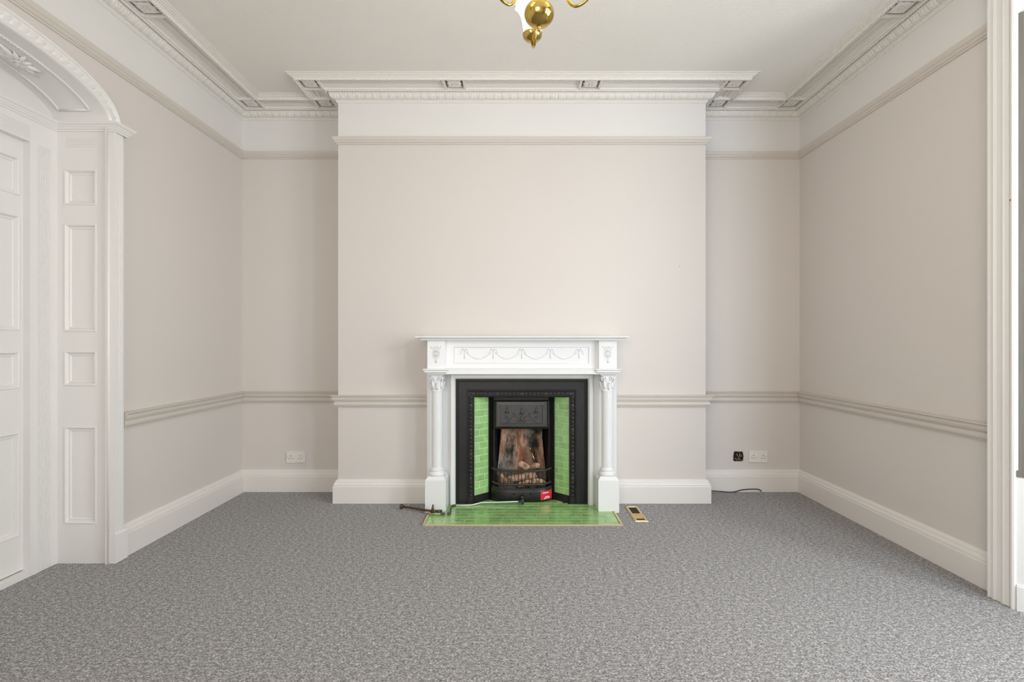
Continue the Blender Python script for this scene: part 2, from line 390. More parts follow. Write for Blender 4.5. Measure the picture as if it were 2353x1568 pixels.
for i, (lo, hi) in enumerate([(2.05, 9), (-9, 9), (-9, 9), (-9, 9), (-9, 9), (-9, 9), (2.05, 9)]):
    p, q = cpt(i, .03), cpt(i+1, .03); L = (q-p).length; dr = (q-p)/L
    n = max(1, round(L/.058)); ang = math.atan2(dr.y, dr.x)
    base, bq = Vector(ROOM[i]), Vector(ROOM[i+1])
    for k in range(n):
        c = p+dr*(L*(k+.5)/n)
        if i in (0, 6) and c.y < 2.05: continue
        nn = Vector((dr.y, -dr.x)); w0 = c-nn*.03
        put('leaf', LEAF, corn, loc=(w0.x, w0.y, 2.943), rot=(0, 0, ang+math.pi))
        e = p+dr*(L*k/n)-nn*.03
        if k: put('dart', DART, corn, loc=(e.x, e.y, 2.943), rot=(0, 0, ang+math.pi))
# rosette cells
def rosette_mesh():
    mb = MB(); n = 48; rows = []
    for rr, hh in ((.0008, -.004), (.10, -.008), (.2, -.009), (.28, -.003), (.45, -.007), (.65, -.008), (.82, -.006), (1, -.002), (1, .003), (.5, .006), (.2, .010), (.2, .078)):
        row = []
        for k in range(n):
            t = 2*math.pi*k/n
            sq = 1/max(abs(math.cos(t)), abs(math.sin(t)))
            rad = .0535*min(sq, 1.38)*(1-.16*abs(math.sin(2*t))**.5*abs(math.sin(4*t))-.055*abs(math.sin(8*t+.6)))
            wv = .0022*math.cos(8*t)*rr
            row.append((rad*rr*math.cos(t), rad*rr*math.sin(t), hh+wv))
        rows.append(row)
    return mb.quadgrid(rows, True, True, cap=True).mesh('rosette', 'plaster')
ROS = rosette_mesh()
h = (B_-A_)/2
BAR = MB()
for sx in (-1, 1):
    BAR.hexa([(sx*(h)-.007, -h, -.008), (sx*h+.007, -h, -.008), (sx*h+.007, h, -.008), (sx*h-.007, h, -.008), (sx*h-.010, -h, .016), (sx*h+.010, -h, .016), (sx*h+.010, h, .016), (sx*h-.010, h, .016)])
BARM = BAR.mesh('cell_bar', 'plaster')
BAR2 = MB().hexa([(-.007, -h-.004, -.002), (.007, -h-.004, -.002), (.007, h+.004, -.002), (-.007, h+.004, -.002), (-.010, -h-.004, .085), (.010, -h-.004, .085), (.010, h+.004, .085), (-.010, h+.004, .085)]).mesh('cell_bar', 'plaster')
mid = (A_+B_)/2
cells = []
for i in range(1, 7): c = cpt(i, mid); cells.append((c.x, c.y, 'c%d' % i))
for px in (1044, 1357): cells.append((X(px, YB-mid), YB-mid, 'x'))
for yy in (2.766, 1.66): cells += [(XL+mid, yy, 'y'), (XR-mid, yy, 'y')]
for x, y, kd in cells:
    put('rosette', ROS, corn, loc=(x, y, 2.995))
    bars = {'x': [(-1, 0), (1, 0)], 'y': [(0, -1), (0, 1)], 'c1': [(1, 0), (0, -1)], 'c2': [(-1, 0), (0, -1)], 'c3': [(0, 1), (1, 0)], 'c4': [(0, 1), (-1, 0)], 'c5': [(1, 0), (0, -1)], 'c6': [(-1, 0), (0, -1)]}[kd]
    for bx, by in bars:
        put('cell_bar', BAR2, corn, loc=(x+bx*(h+.007), y+by*(h+.007), CS+.002), rot=(0, 0, 0 if bx else math.pi/2))

# moulded strips inside the trough, between the rosette cells
for i in range(7):
    a_, c_ = Vector(ROOM[i]), Vector(ROOM[i+1]); dr = (c_-a_).normalized(); nn = Vector((dr.y, -dr.x))
    stops = sorted((Vector((x, y))-a_).dot(dr) for x, y, kd in cells if abs((Vector((x, y))-a_).dot(nn)-mid) < .01 and -.3 < (Vector((x, y))-a_).dot(dr) < (c_-a_).length+.3)
    if i == 0: stops = [.6+1.2]+stops
    if i == 6: stops = stops+[(c_-a_).length-1.8]
    for s0, s1 in zip(stops, stops[1:]):
        s0 += h+.014; s1 -= h+.014
        if s1-s0 < .05: continue
        rws = [[(a_.x+dr.x*t+nn.x*d, a_.y+dr.y*t+nn.y*d, z) for d, z in ((A_+.0005, CT), (B_-.0005, CT), (B_-.0005, 3.07), (A_+.0005, 3.07))] for t in (s0-.012, s1+.012)]
        MB().quadgrid(rws, True, False, cap=True).build('soffit_panel', 'plaster', corn)
        for strip in ([(A_, CS+.001), (A_+.004, CS+.010), (A_+.016, CS+.013), (A_+.030, CT-.006), (A_+.032, CT), (A_, CT)], [(A_+.066, CT), (A_+.067, CT-.008), (A_+.074, CT-.010), (A_+.080, CT-.006), (A_+.082, CT)],
                      [(B_-.030, CT), (B_-.028, CT-.008), (B_-.012, CS+.013), (B_-.004, CS+.008), (B_, CS+.001), (B_, CT)]):
            rws = [[(a_.x+dr.x*t+nn.x*d, a_.y+dr.y*t+nn.y*d, z) for d, z in strip] for t in (s0, s1)]
            MB().quadgrid(rws, True, False, cap=True).build('panel_moulding', 'plaster', corn)

# ------------------------------------------------------------------ arched doorway on the left
door = empty('door_1', (XL, AC, 0), kind='structure', label='white arched doorway with panelled reveal and six panel door')
YJ = 2.69                                   # reveal face
PZ = [(2.083, 1.901), (1.795, 1.231), (1.122, .944), (.722, .213)]
def ring(mb, mp, u0, u1, v0, v1, prof, mi=0):
    rows = [[mp(u0+i, v0+i, hh), mp(u1-i, v0+i, hh), mp(u1-i, v1-i, hh), mp(u0+i, v1-i, hh)] for i, hh in prof]
    return mb.quadgrid([[r[k] for r in rows]+[] for k in (0, 1, 2, 3, 0)], False, False)
PANEL = [(-.004, .0), (-.002, .004), (.002, .005), (.006, .003), (.009, -.004), (.012, -.010), (.018, -.007), (.022, -.009), (.024, -.013)]
def panel(mp, u0, u1, v0, v1, parent, m_='trim'):
    mb = MB(); ring(mb, mp, u0, u1, v0, v1, PANEL); i = .024
    mb.poly([mp(u0+i, v0+i, -.013), mp(u1-i, v0+i, -.013), mp(u1-i, v1-i, -.013), mp(u0+i, v1-i, -.013)])
    return mb.build('panel', m_, parent)
def hbox(mb, mp, u0, u1, v0, v1, h0, h1):
    return mb.hexa([mp(u0, v0, h0), mp(u1, v0, h0), mp(u1, v1, h0), mp(u0, v1, h0), mp(u0, v0, h1), mp(u1, v0, h1), mp(u1, v1, h1), mp(u0, v1, h1)])
for far in (True, False):
    fy = (lambda y: y) if far else (lambda y: 2*AC-y)
    sg = 1 if far else -1
    mp = lambda u, v, hh: (u, fy(YJ-hh), v)          # u = x, v = z, h towards the opening
    mb = MB()
    hbox(mb, mp, XD, -2.377, 0, AZ, -.03, 0); hbox(mb, mp, -2.213, XL, 0, AZ, -.03, 0)
    zs = [AZ]+[z for p in PZ for z in p]+[0]
    for k in range(0, len(zs), 2): hbox(mb, mp, -2.377, -2.213, zs[k+1], zs[k], -.03, 0)
    mb.build('reveal_board', 'trim', door)
    for z1, z0 in PZ: panel(mp, -2.377, -2.213, z0, z1, door)
    for k in range(5): hbox(MB(), mp, -2.372, -2.218, 2.208+.010*k, 2.213+.010*k, 0, .0025).build('reed', 'trim', door)
    # pilaster with plinth, reeds and corner bead
    mb = MB()
    prof = [(0, 0), (0, .036), (.010, .036), (.012, .031), (.018, .031), (.020, .034), (.026, .034), (.028, .030), (.032, .030), (.034, .034), (.040, .034), (.042, .030), (.046, .030), (.048, .034), (.055, .034), (.058, .028), (.072, .028), (.074, .020), (.080, .018), (.080, 0)]
    lo = [(XL+d, fy(YJ+u), .158) for u, d in prof]; hi = [(XL+d, fy(YJ+u), 2.29) for u, d in prof]
    mb.quadgrid([lo, hi], True, False, cap=True).build('pilaster', 'trim', door)
    mb = MB(); y0, y1 = sorted((fy(YJ-.002), fy(YJ+.082)))
    mb.hexa([(XL-.01, y0, 0), (XL+.041, y0, 0), (XL+.041, y1, 0), (XL-.01, y1, 0), (XL-.01, y0, .150), (XL+.041, y0, .150), (XL+.041, y1, .150), (XL-.01, y1, .150)])
    mb.hexa([(XL-.01, y0, .150), (XL+.041, y0, .150), (XL+.041, y1, .150), (XL-.01, y1, .150), (XL-.01, y0, .160), (XL+.036, y0, .160), (XL+.036, y1, .160), (XL-.01, y1, .160)])
    mb.build('plinth_block', 'trim', door)
    mb = MB(); mb.tube([(XL+.002, fy(YJ-.001), .0), (XL+.002, fy(YJ-.001), 2.29)], .006, 10); mb.build('corner_bead', 'trim', door)
    # impost moulding: inner wall, reveal, round the pilaster
    IMP = [(0, 2.285), (.006, 2.286), (.007, 2.294), (.012, 2.296), (.016, 2.304), (.020, 2.307), (.020, 2.313), (.027, 2.317), (.032, 2.325), (.032, 2.331), (0, 2.333)]
    path = [(XD, AC), (XD, YJ), (XL+.036, YJ), (XL+.036, YJ+.080), (XL, YJ+.080)]
    off = offsets(path)
    mb = MB()
    for i in range(len(path)-1):
        rws = [[(path[k][0]+off[k].x*d, fy(path[k][1]+off[k].y*d), z) for d, z in IMP] for k in (i, i+1)]
        mb.quadgrid(rws, True, False, cap=True)
    mb.build('impost_moulding', 'trim', door)
    # door architrave on the inner wall
    mb = MB()
    prof = [(0, 0), (0, .012)]
    for k in range(8): a = .040+k*.009; prof += [(a, .012), (a+.001, .009), (a+.005, .009), (a+.006, .012)]
    prof += [(.150, .012), (.150, -.034), (.0, -.034)]
    lo = [(XD-.012+d, fy(YJ-u), 0) for u, d in prof]; hi = [(XD-.012+d, fy(YJ-u), 2.175) for u, d in prof]
    mb.quadgrid([lo, hi], True, False, cap=True).build('architrave', 'trim', door)
mb = MB(); mb.box(XD-.046, XD, AC-.64, AC+.64, 2.175, 2.29)
mb.build('door_head', 'trim', door)
for k in range(7): MB().box(XD-.001, XD+.003, AC-.49, AC+.49, 2.187+.010*k, 2.192+.010*k).build('reed', 'trim', door)
mb = MB(); rr = [[(XD+.0006, y, 2.30) for y in ys], [(XD+.0006, y, max(2.302, arch_z(y)+.001)) for y in ys]]
mb.quadgrid(rr, False, False).build('lunette', 'white', door)
# soffit of the arch with beaded panel and ornament
def arc(t, r=0.0):                          # t 0..1 from far springing to near springing; r outward offset
    a = math.pi*t; y, z = AC+AA*math.cos(a), AZ+AB*math.sin(a)
    n = Vector((math.cos(a)/AA, math.sin(a)/AB)).normalized()
    return y+n.x*r, z+n.y*r
rows = [[(x,)+arc(i/N) for x in (XD, XL)] for i in range(N+1)]
mb = MB(); mb.quadgrid(rows, False, True); mb.build('arch_soffit', 'trim', door)
for x in (-2.365, -2.205):
    MB().tube([(x,)+arc(t/60, -.002) for t in range(6, 55)], .005, 6).build('panel_edge', 'trim', door)
    mb = MB()
    for t in range(6*4, 55*4, 2): mb.sphere((x,)+arc(t/240, -.005), .0045, 6, 4)
    mb.build('bead_border', 'trim', door, kind='stuff')
for t in (.1, .9): MB().tube([(-2.365,)+arc(t, -.003), (-2.205,)+arc(t, -.003)], .006, 6).build('panel_edge', 'trim', door)
# carved acanthus spray on the soffit
def blob(mb, c, r, sc): return mb.sphere(c, r, 8, 6, sc)
for t0 in (.345, .655):
    for k in range(13):
        a = 2*math.pi*k/13; tt = t0+.075*math.cos(a)*(1 if k % 2 else .72); x = -2.285+.052*math.sin(a)*(1 if k % 2 else .8)
        y1, z1 = arc(tt, -.002); y0, z0 = arc(t0, -.006)
        MB().tube([(-2.285, y0, z0), ((x-2.285)/2, (y0+y1)/2, (z0+z1)/2-.004), (x, y1, z1)], [.005, .012, .003], 6).build('acanthus_leaf', 'trim', door)
    MB().sphere((-2.285,)+arc(t0, -.004), .016, 10, 8).build('acanthus_boss', 'trim', door)
# archivolt
AV = [(0, 0), (0, .018), (.003, .026), (.009, .030), (.015, .027), (.019, .019), (.023, .015), (.028, .014), (.062, .014), (.066, .017), (.070, .024), (.076, .026), (.082, .022), (.085, .012), (.090, .011), (.090, 0)]
rows = []
for i in range(65):
    rows.append([((XL+d,)+arc(i/64, r)) for r, d in AV])
MB().quadgrid(rows, True, False, cap=True).build('archivolt', 'trim', door)
lf = MB(); rws = []
for a in range(6):
    v = a/5; wv = .044*math.sin(math.pi*(.14+.76*v)); rws.append([(.014+(.0055*math.sqrt(max(0, 1-u*u))+.0016*math.cos(3.2*math.pi*u)*(1-u*u))*math.sin(math.pi*(.12+.78*v))-.0005, -.006+u*wv/2+.030*v, -.019+.038*v) for u in (-1, -.75, -.5, -.25, 0, .25, .5, .75, 1)])
ALEAF = lf.quadgrid(rws, False, True).mesh('arch_leaf', 'trim')
L = [0]
for i in range(1, 401):
    p, q = arc((i-1)/400, .045), arc(i/400, .045); L.append(L[-1]+math.hypot(p[0]-q[0], p[1]-q[1]))
n = int(L[-1]/.040)
for k in range(n):
    s_ = L[-1]*(k+.5)/n; i = next(j for j in range(401) if L[j] >= s_); t = i/400
    y, z = arc(t, .045); p, q = arc(t, .045), arc(t, .055); ang = math.atan2(q[1]-p[1], q[0]-p[0])
    put('arch_leaf', ALEAF, door, loc=(XL, y, z), rot=(ang-math.pi/2, 0, 0))
# door leaf
XF = XD-.036
mp = lambda u, v, hh: (XF+hh, u, v)
dy0, dy1 = AC-.49, AC+.49
leaf = MB(); hbox(leaf, mp, dy0, dy1, .035, 2.175, -.04, -.016)
cols = [(dy0+.022, AC-.075), (AC+.075, dy1-.022)]
for u0, u1 in ((dy0, cols[0][0]), (cols[0][1], cols[1][0]), (cols[1][1], dy1)): hbox(leaf, mp, u0, u1, .035, 2.175, -.016, 0)
zs = [2.175]+[z for p in PZ for z in p]+[.035]
for u0, u1 in cols:
    for k in range(0, len(zs), 2): hbox(leaf, mp, u0, u1, zs[k+1], zs[k], -.016, 0)
leafo = leaf.build('door_leaf', 'trim', door)
for u0, u1 in cols:
    for z1, z0 in PZ: panel(mp, u0, u1, z0, z1, leafo)
MB().box(XD-.046, XD-.0015, dy0, dy1, 0, .030).build('threshold', 'trim', door)

# ------------------------------------------------------------------ bay window on the right
win = empty('window_1', (XR, 1.0, 0), kind='structure', label='white moulded bay window casing with panelled apron below the sill')
XCs, YC0, YC1 = 2.178, BY1, 2.348
prof = [(YC1, XR+.02), (YC1, XCs+.006), (YC1-.006, XCs), (YC1-.012, XCs), (YC1-.014, XCs+.005), (YC1-.026, XCs+.005), (YC1-.029, XCs), (YC1-.036, XCs-.001), (YC1-.040, XCs+.005), (YC1-.044, XCs+.008), (YC1-.068, XCs+.008),
        (YC1-.071, XCs+.003), (YC1-.078, XCs+.002), (YC1-.082, XCs+.008), (YC1-.098, XCs+.010), (YC1-.103, XCs+.022), (YC1-.106, XCs+.022), (YC1-.107, XCs+.008), (YC1-.112, XCs+.003), (YC1-.119, XCs+.003), (YC1-.125, XCs+.008), (YC1-.126, XCs+.02), (YC1-.126, XR+.02)]
for nm, f in (('casing', lambda y: y), ('casing', lambda y: BY1+BY0-y)):
    MB().quadgrid([[(x, f(y), 0) for y, x in prof], [(x, f(y), 2.88) for y, x in prof]], True, False, cap=True).build(nm, 'trim', win)
MB().box(XCs+.003, XR+.02, BY0-.126, BY1+.126, 2.76, 2.88).build('casing_head', 'trim', win)
bp_ = [(XCs+.018, BY1), (XCs+.628, BY1-.61), (XCs+.628, BY0+.61), (XCs+.018, BY0)]
ZS = .578
for i in range(3):
    (xa, ya), (xb, yb) = bp_[i], bp_[i+1]; d = Vector((xb-xa, yb-ya)); Ln = d.length; d /= Ln; nn = Vector((d.y, -d.x))
    mp = lambda u, v, hh, xa=xa, ya=ya, d=d, nn=nn: (xa+d.x*u+nn.x*hh, ya+d.y*u+nn.y*hh, v)
    mb = MB(); hbox(mb, mp, -.012, Ln, 0, ZS, -.08, 0); mb.build('apron', 'trim', win)
    mb = MB(); hbox(mb, mp, 0, Ln, 0, .105, 0, .010); hbox(mb, mp, 0, Ln, .105, .112, 0, .005); mb.build('apron_skirting', 'trim', win)
    panel(mp, .10, Ln-.10, .18, .50, win)
    mb = MB(); hbox(mb, mp, 0, Ln, ZOP-.12, ZC, -.08, 0); mb.build('bay_head', 'trim', win)
    for u0, u1 in ((0, .06), (Ln-.06, Ln)):
        mb = MB(); hbox(mb, mp, u0, u1, ZS, ZOP-.12, -.08, -.035); mb.build('sash_stile', 'frame_white', win)
    for v0, v1 in ((ZS, ZS+.07), (1.62, 1.67), (ZOP-.18, ZOP-.12)):
        mb = MB(); hbox(mb, mp, .06, Ln-.06, v0, v1, -.075, -.04); mb.build('sash_rail', 'frame_white', win)
    for v0, v1 in ((ZS+.07, 1.62), (1.67, ZOP-.18)):
        mb = MB(); hbox(mb, mp, .06, Ln-.06, v0, v1, -.060, -.056); mb.build('pane', 'glass', win)
    if i == 0:
        bl = empty('roller_blind', mp(Ln/2, ZS, -.02), 'grey fabric roller blind drawn down in the side light of the bay window', 'blind')
        mb = MB()
        rows = [[mp(u-.012, v, -.005+.0012*math.sin(40*u)) for u in [Ln*k/24 for k in range(25)]] for v in (ZS+.03, ZOP-.15)]
        mb.quadgrid(rows, False, True).build('blind_fabric', 'blind', bl)
        mb = MB(); hbox(mb, mp, 0, Ln, ZS+.004, ZS+.032, -.008, .004); mb.build('bottom_bar', 'blind', bl)
        mb = MB(); a, c = mp(0, ZOP-.15, -.03), mp(Ln, ZOP-.15, -.03); mb.tube([a, c], .02, 12); mb.build('roller', 'frame_white', bl)
    else:
        mb = MB(); hbox(mb, mp, 0, Ln, ZS-.02, ZS+.002, -.08, .03); mb.build('sill', 'trim', win)
win2 = empty('window_added', (-.55, YF, 0), kind='structure', label='unseen white sash window added behind the viewpoint for fill light')  # unseen frame, added around the rear fill light
for x0, x1 in ((wx0, wx0+.06), (-.58, -.52), (wx1-.06, wx1)): MB().box(x0, x1, YF-.08, YF-.03, wz0, wz1).build('sash_stile', 'frame_white', win2)
for z0, z1 in ((wz0, wz0+.07), (1.62, 1.67), (wz1-.06, wz1)): MB().box(wx0, wx1, YF-.075, YF-.04, z0, z1).build('sash_rail', 'frame_white', win2)
MB().sphere((XCs+.002, X(2328, 1)*0+2.235, Z(460, 2.235)), .004, 8, 6, (.4, 1, 1)).build('paint_chip', 'chip', win)

# ------------------------------------------------------------------ mantelpiece
hx0, hx1, hy0, hy1 = -.572, .676, 3.247, 3.664
man = empty('mantelpiece', (FC, 3.6, 0), 'white painted mantelpiece with fluted columns, swagged frieze and moulded shelf', 'mantelpiece')
def Mn(mb, name, parent=man, m_='mantel', **k): return mb.build(name, m_, parent, **k)
U = [(FC-.6526, YB), (FC-.6526, 3.50), (FC+.6526, 3.50), (FC+.6526, YB)]
SH = [(-.05, 1.186), (.035, 1.186), (.037, 1.190), (.041, 1.191), (.042, 1.195), (.047, 1.1965), (.052, 1.200), (.060, 1.203), (.068, 1.2045), (.071, 1.206), (.071, 1.211), (.069, 1.2126), (-.05, 1.2126)]
mb = sweep(MB(), U, SH); mb.box(FC-.62, FC+.62, 3.53, YB, 1.187, 1.2124); Mn(mb, 'shelf')
# frieze with recessed moulded panel
YFZ = 3.545
px0, px1, pz0, pz1 = X(1044, YFZ), X(1355, YFZ), 1.0244, 1.1428
mpf = lambda u, v, hh: (u, YFZ-hh, v)
mb = MB(); hbox(mb, mpf, FC-.535, px0, .965, 1.188, -.10, 0); hbox(mb, mpf, px1, FC+.535, .965, 1.188, -.10, 0)
hbox(mb, mpf, px0, px1, .965, pz0, -.10, 0); hbox(mb, mpf, px0, px1, pz1, 1.188, -.10, 0); frz = Mn(mb, 'frieze')
mb = MB(); ring(mb, mpf, px0, px1, pz0, pz1, [(-.003, 0), (0, .003), (.004, .003), (.007, -.004), (.010, -.005)])
i = .010; mb.poly([mpf(px0+i, pz0+i, -.005), mpf(px1-i, pz0+i, -.005), mpf(px1-i, pz1-i, -.005), mpf(px0+i, pz1-i, -.005)]); Mn(mb, 'frieze_panel', frz)
yp = YFZ+.005
hx = [X(1068+k*65.8, YFZ) for k in range(5)]
for k in range(5):
    mb = MB(); mb.tube([(hx[k], yp-.002, 1.105), (hx[k]+.001, yp-.004, 1.08), (hx[k], yp-.003, 1.058)], [.0015, .0035, .003], 8); Mn(mb, 'ribbon_drop', frz)
    for sx in (-1, 1):
        mb = MB(); mb.tube([(hx[k]+sx*t_*.034, yp-.003, 1.108+.020*math.sin(t_*4.6)) for t_ in [q/8 for q in range(9)]], [.0015, .0025, .003, .003, .0025, .002, .002, .002, .0015], 7); Mn(mb, 'ribbon_bow', frz)
for k in range(4):
    mb = MB(); P = []
    a, c = hx[k]+.012, hx[k+1]-.012
    for q in range(25): t_ = q/24; P.append((a+(c-a)*t_, yp-.003, 1.102-.044*math.sin(math.pi*t_)))
    mb.tube(P, [.0018+.0022*math.sin(math.pi*q/24)*(1+.4*math.cos(q*math.pi)) for q in range(25)], 7); Mn(mb, 'swag', frz)
# frieze blocks
for sg in (-1, 1):
    x0, x1 = sorted((FC+sg*.530, FC+sg*.6526)); xc = (x0+x1)/2
    bo = Mn(MB().box(x0, x1, 3.50, YB, .965, 1.188), 'frieze_block')
    zc = 1.095
    mb = MB(); mb.tube([(xc+.026*math.cos(t_), 3.499, zc+.037*math.sin(t_)) for t_ in [2*math.pi*q/32 for q in range(33)]], .0022, 6, cap=False); Mn(mb, 'oval_wreath', bo)
    for q in range(12):
        t_ = 2*math.pi*q/12; ca, sa = math.cos(t_), math.sin(t_)
        mb = MB(); mb.tube([(xc+.009*ca, 3.498, zc+.010*sa), (xc+.016*ca, 3.496, zc+.022*sa), (xc+.021*ca, 3.499, zc+.031*sa)], [.0015, .004, .0015], 6); Mn(mb, 'petal', bo)
    Mn(MB().lathe([(.010, .002), (.010, -.003), (.007, -.005), (.005, -.003), (.003, -.005), (.0005, -.006)], (xc, 3.50, zc), 16, 'y'), 'boss', bo)
    for sx in (-1, 1):
        mb = MB(); mb.tube([(xc+sx*(.004+.036*q/8), 3.498, zc+.042+.008*math.sin(q*1.1)) for q in range(9)], [.002, .004, .003, .004, .002, .0035, .0025, .003, .0015], 6); Mn(mb, 'ribbon', bo)
        mb = MB(); mb.tube([(xc, 3.499, zc-.040), (xc+sx*.005, 3.497, zc-.052), (xc+sx*.002, 3.499, zc-.066)], [.002, .004, .0012], 6); Mn(mb, 'drop', bo)
# architrave moulding below the frieze
path = [(FC-.6526, YB), (FC-.6526, 3.50), (FC-.53, 3.50), (FC-.53, 3.525), (FC+.53, 3.525), (FC+.53, 3.50), (FC+.6526, 3.50), (FC+.6526, YB)]
Mn(sweep(MB(), path, [(-.03, .952), (.002, .953), (.004, .958), (.010, .963), (.014, .966), (.018, .967), (.018, .977), (.020, .979), (.024, .981), (.027, .983), (.027, .990), (.0, .993), (-.03, .993)]), 'architrave_moulding')
Mn(MB().box(FC-.60, FC+.60, 3.50, YB, .953, .99), 'architrave_core')
# jambs and slip frame
for sg in (-1, 1):
    x0, x1 = sorted((FC+sg*.684, FC+sg*.513)); Mn(MB().box(x0, x1, 3.665, YB, 0, .97), 'jamb')
Mn(MB().box(FC-.513, FC+.513, 3.655, YB, .93, .97), 'jamb_head')
pr_ = [(0, 3.70), (0, 3.640), (.004, 3.634), (.008, 3.631), (.026, 3.631), (.029, 3.634), (.033, 3.640), (.037, 3.650), (.037, 3.70)]
a = [[(FC-.513+d, y, .0093) for d, y in pr_], [(FC-.513+d, y, .946-d) for d, y in pr_], [(FC+.513-d, y, .946-d) for d, y in pr_], [(FC+.513-d, y, .0093) for d, y in pr_]]
Mn(MB().quadgrid(a, True, False, cap=True), 'slip_frame')
# columns
for sg in (-1, 1):
    xc, yc = FC+sg*.596, 3.5665
    x0, x1 = xc-.0713, xc+.0713
    mb = MB(); mb.box(x0, x1, 3.495, 3.66, .0093, .217); mb.box(*((x0, hx0-.017) if sg < 0 else (hx1+.019, x1)), 3.495, 3.66, 0, .0093); mb.box(x0+.0015, x1-.0015, 3.4965, 3.66, .217, .221)
    mb.hexa([(x0, 3.495, .221), (x1, 3.495, .221), (x1, 3.66, .221), (x0, 3.66, .221), (x0+.016, 3.511, .2435), (x1-.016, 3.511, .2435), (x1-.016, 3.66, .2435), (x0+.016, 3.66, .2435)])
    mb.box(x0+.016, x1-.016, 3.511, 3.66, .2435, .2455); Mn(mb, 'plinth')
    cb = [(.052, .245), (.0575, .248), (.0590, .255), (.0575, .264), (.052, .268), (.047, .271), (.046, .276), (.049, .279), (.0505, .283), (.049, .288), (.043, .290), (.038, .296), (.036, .302)]
    Mn(MB().lathe(cb, (xc, yc, 0), 32), 'column_base')
    rows = []
    for z, e in ((.296, 0), (.300, .3), (.306, 1), (.815, 1), (.823, .3), (.828, 0)):
        rows.append([(xc+rr*math.cos(t_), yc+rr*math.sin(t_), z) for t_, rr in [(2*math.pi*q/144, .0366-e*.0052*max(0, math.sin(2*math.pi*q/144*18))) for q in range(144)]])
    Mn(MB().quadgrid(rows, True, True, cap=True), 'column_shaft')
    cap = Mn(MB().lathe([(.036, .826), (.0395, .829), (.0405, .834), (.0385, .838), (.0355, .840), (.0355, .870), (.0375, .895), (.043, .910), (.044, .948)], (xc, yc, 0), 32), 'capital')
    for q in range(8):
        t_ = 2*math.pi*q/8+.2; ca, sa = math.cos(t_), math.sin(t_)
        mb = MB()
        P = [(.035, .842), (.040, .852), (.042, .865), (.043, .878), (.047, .888), (.053, .892), (.055, .886)]
        if q % 2: P = [(r_, z_+.010) for r_, z_ in P]
        mb.tube([(xc+r_*ca, yc+r_*sa, z_) for r_, z_ in P], [.005, .009, .010, .009, .007, .006, .003], 8); Mn(mb, 'acanthus_leaf', cap)
    for q in range(4):
        t_ = math.pi/4+math.pi/2*q; ca, sa = math.cos(t_), math.sin(t_)
        P = []; Rr = []
        for k in range(30):
            a_ = k/29*3.3*math.pi; rad = .0195*(1-.8*k/29)
            P.append((rad*math.cos(a_+1.9), rad*math.sin(a_+1.9))); Rr.append(.0050*(1-.35*k/29))
        mb = MB(); mb.tube([(xc+(.050+p_)*ca, yc+(.050+p_)*sa, .922+z_) for p_, z_ in P], Rr, 7); Mn(mb, 'volute', cap)
    for q in range(4):           # front face scrolls as seen from the room
        t_ = math.pi/2*q; tx, ty = -math.sin(t_), math.cos(t_); nx, ny = math.cos(t_), math.sin(t_)
        for s2 in (-1, 1):
            P = []
            for k in range(24):
                a_ = k/23*2.9*math.pi; rad = .0165*(1-.8*k/23)
                P.append((s2*(.0235+rad*math.cos(a_)), .921+rad*math.sin(a_)))
            mb = MB(); mb.tube([(xc+nx*.046+tx*p_, yc+ny*.046+ty*p_, z_) for p_, z_ in P], .0042, 6); Mn(mb, 'volute', cap)
    mb = MB(); mb.hexa([(xc-.044, yc-.044, .938), (xc+.044, yc-.044, .938), (xc+.044, yc+.044, .938), (xc-.044, yc+.044, .938), (xc-.060, yc-.060, .955), (xc+.060, yc-.060, .955), (xc+.060, yc+.06, .955), (xc-.060, yc+.06, .955)]); Mn(mb, 'abacus', cap)

# ------------------------------------------------------------------ cast iron insert with tiled cheeks
ins = empty('fireplace_insert', (FC, 3.8, 0), 'black cast iron fireplace insert with green tiled cheeks and decorated hood', 'fireplace')
YI = 3.67
def In(mb, name, m_='iron', parent=ins, **k): return mb.build(name, m_, parent, **k)
def u_ring(o, i_, zt, zi, prof):            # three sided frame, prof: (0..1 across, y)
    rows = []
    for k in range(4):
        row = []
        for f, y in prof:
            hw = o+(i_-o)*f; z = zt+(zi-zt)*f
            row.append([(FC-hw, y, 0), (FC-hw, y, z), (FC+hw, y, z), (FC+hw, y, 0)][k])
        rows.append(row)
    return MB().quadgrid(rows, True, False, cap=True)
In(u_ring(.476, .393, .906, .831, [(0, YI+.03), (0, YI-.004), (.08, YI-.004), (.11, YI), (.16, YI), (.19, YI-.003), (.24, YI-.003), (.27, YI+.001), (1, YI+.001), (1, YI+.03)]), 'outer_frame')
In(u_ring(.393, .343, .831, .776, [(0, YI+.03), (0, YI-.006), (.06, YI-.010), (.14, YI-.010), (.20, YI-.004), (.28, YI-.002), (.82, YI-.002), (.88, YI-.007), (.95, YI-.006), (1, YI+.004), (1, YI+.03)]), 'inner_moulding', 'iron')
# carved ornament on the moulding (joined relief)
mb = MB(); hc = .366; zc = .8015
def carved(mb, cx, cz, horiz, k):
    if k % 6 == 0: mb.sphere((cx, YI-.003, cz), .0105, 10, 6, (2.1 if horiz else 1, .55, 1 if horiz else 2.1))
    else:
        for s2 in (-1, 1):
            d = s2*.010; l_ = .014
            a_ = (cx-l_, YI-.003, cz+d) if horiz else (cx+d, YI-.003, cz-l_); c_ = (cx+l_, YI-.005, cz-d) if horiz else (cx-d, YI-.005, cz+l_)
            mb.tube([a_, ((a_[0]+c_[0])/2+(0 if horiz else .005*s2), YI-.008, (a_[2]+c_[2])/2+(.005*s2 if horiz else 0)), c_], [.002, .0055, .002], 6)
for k in range(25): carved(mb, FC+(k-12)*.0293, zc, True, k)
for sg in (-1, 1):
    for k in range(25): carved(mb, FC+sg*.367, .07+.0293*k, False, k+2)
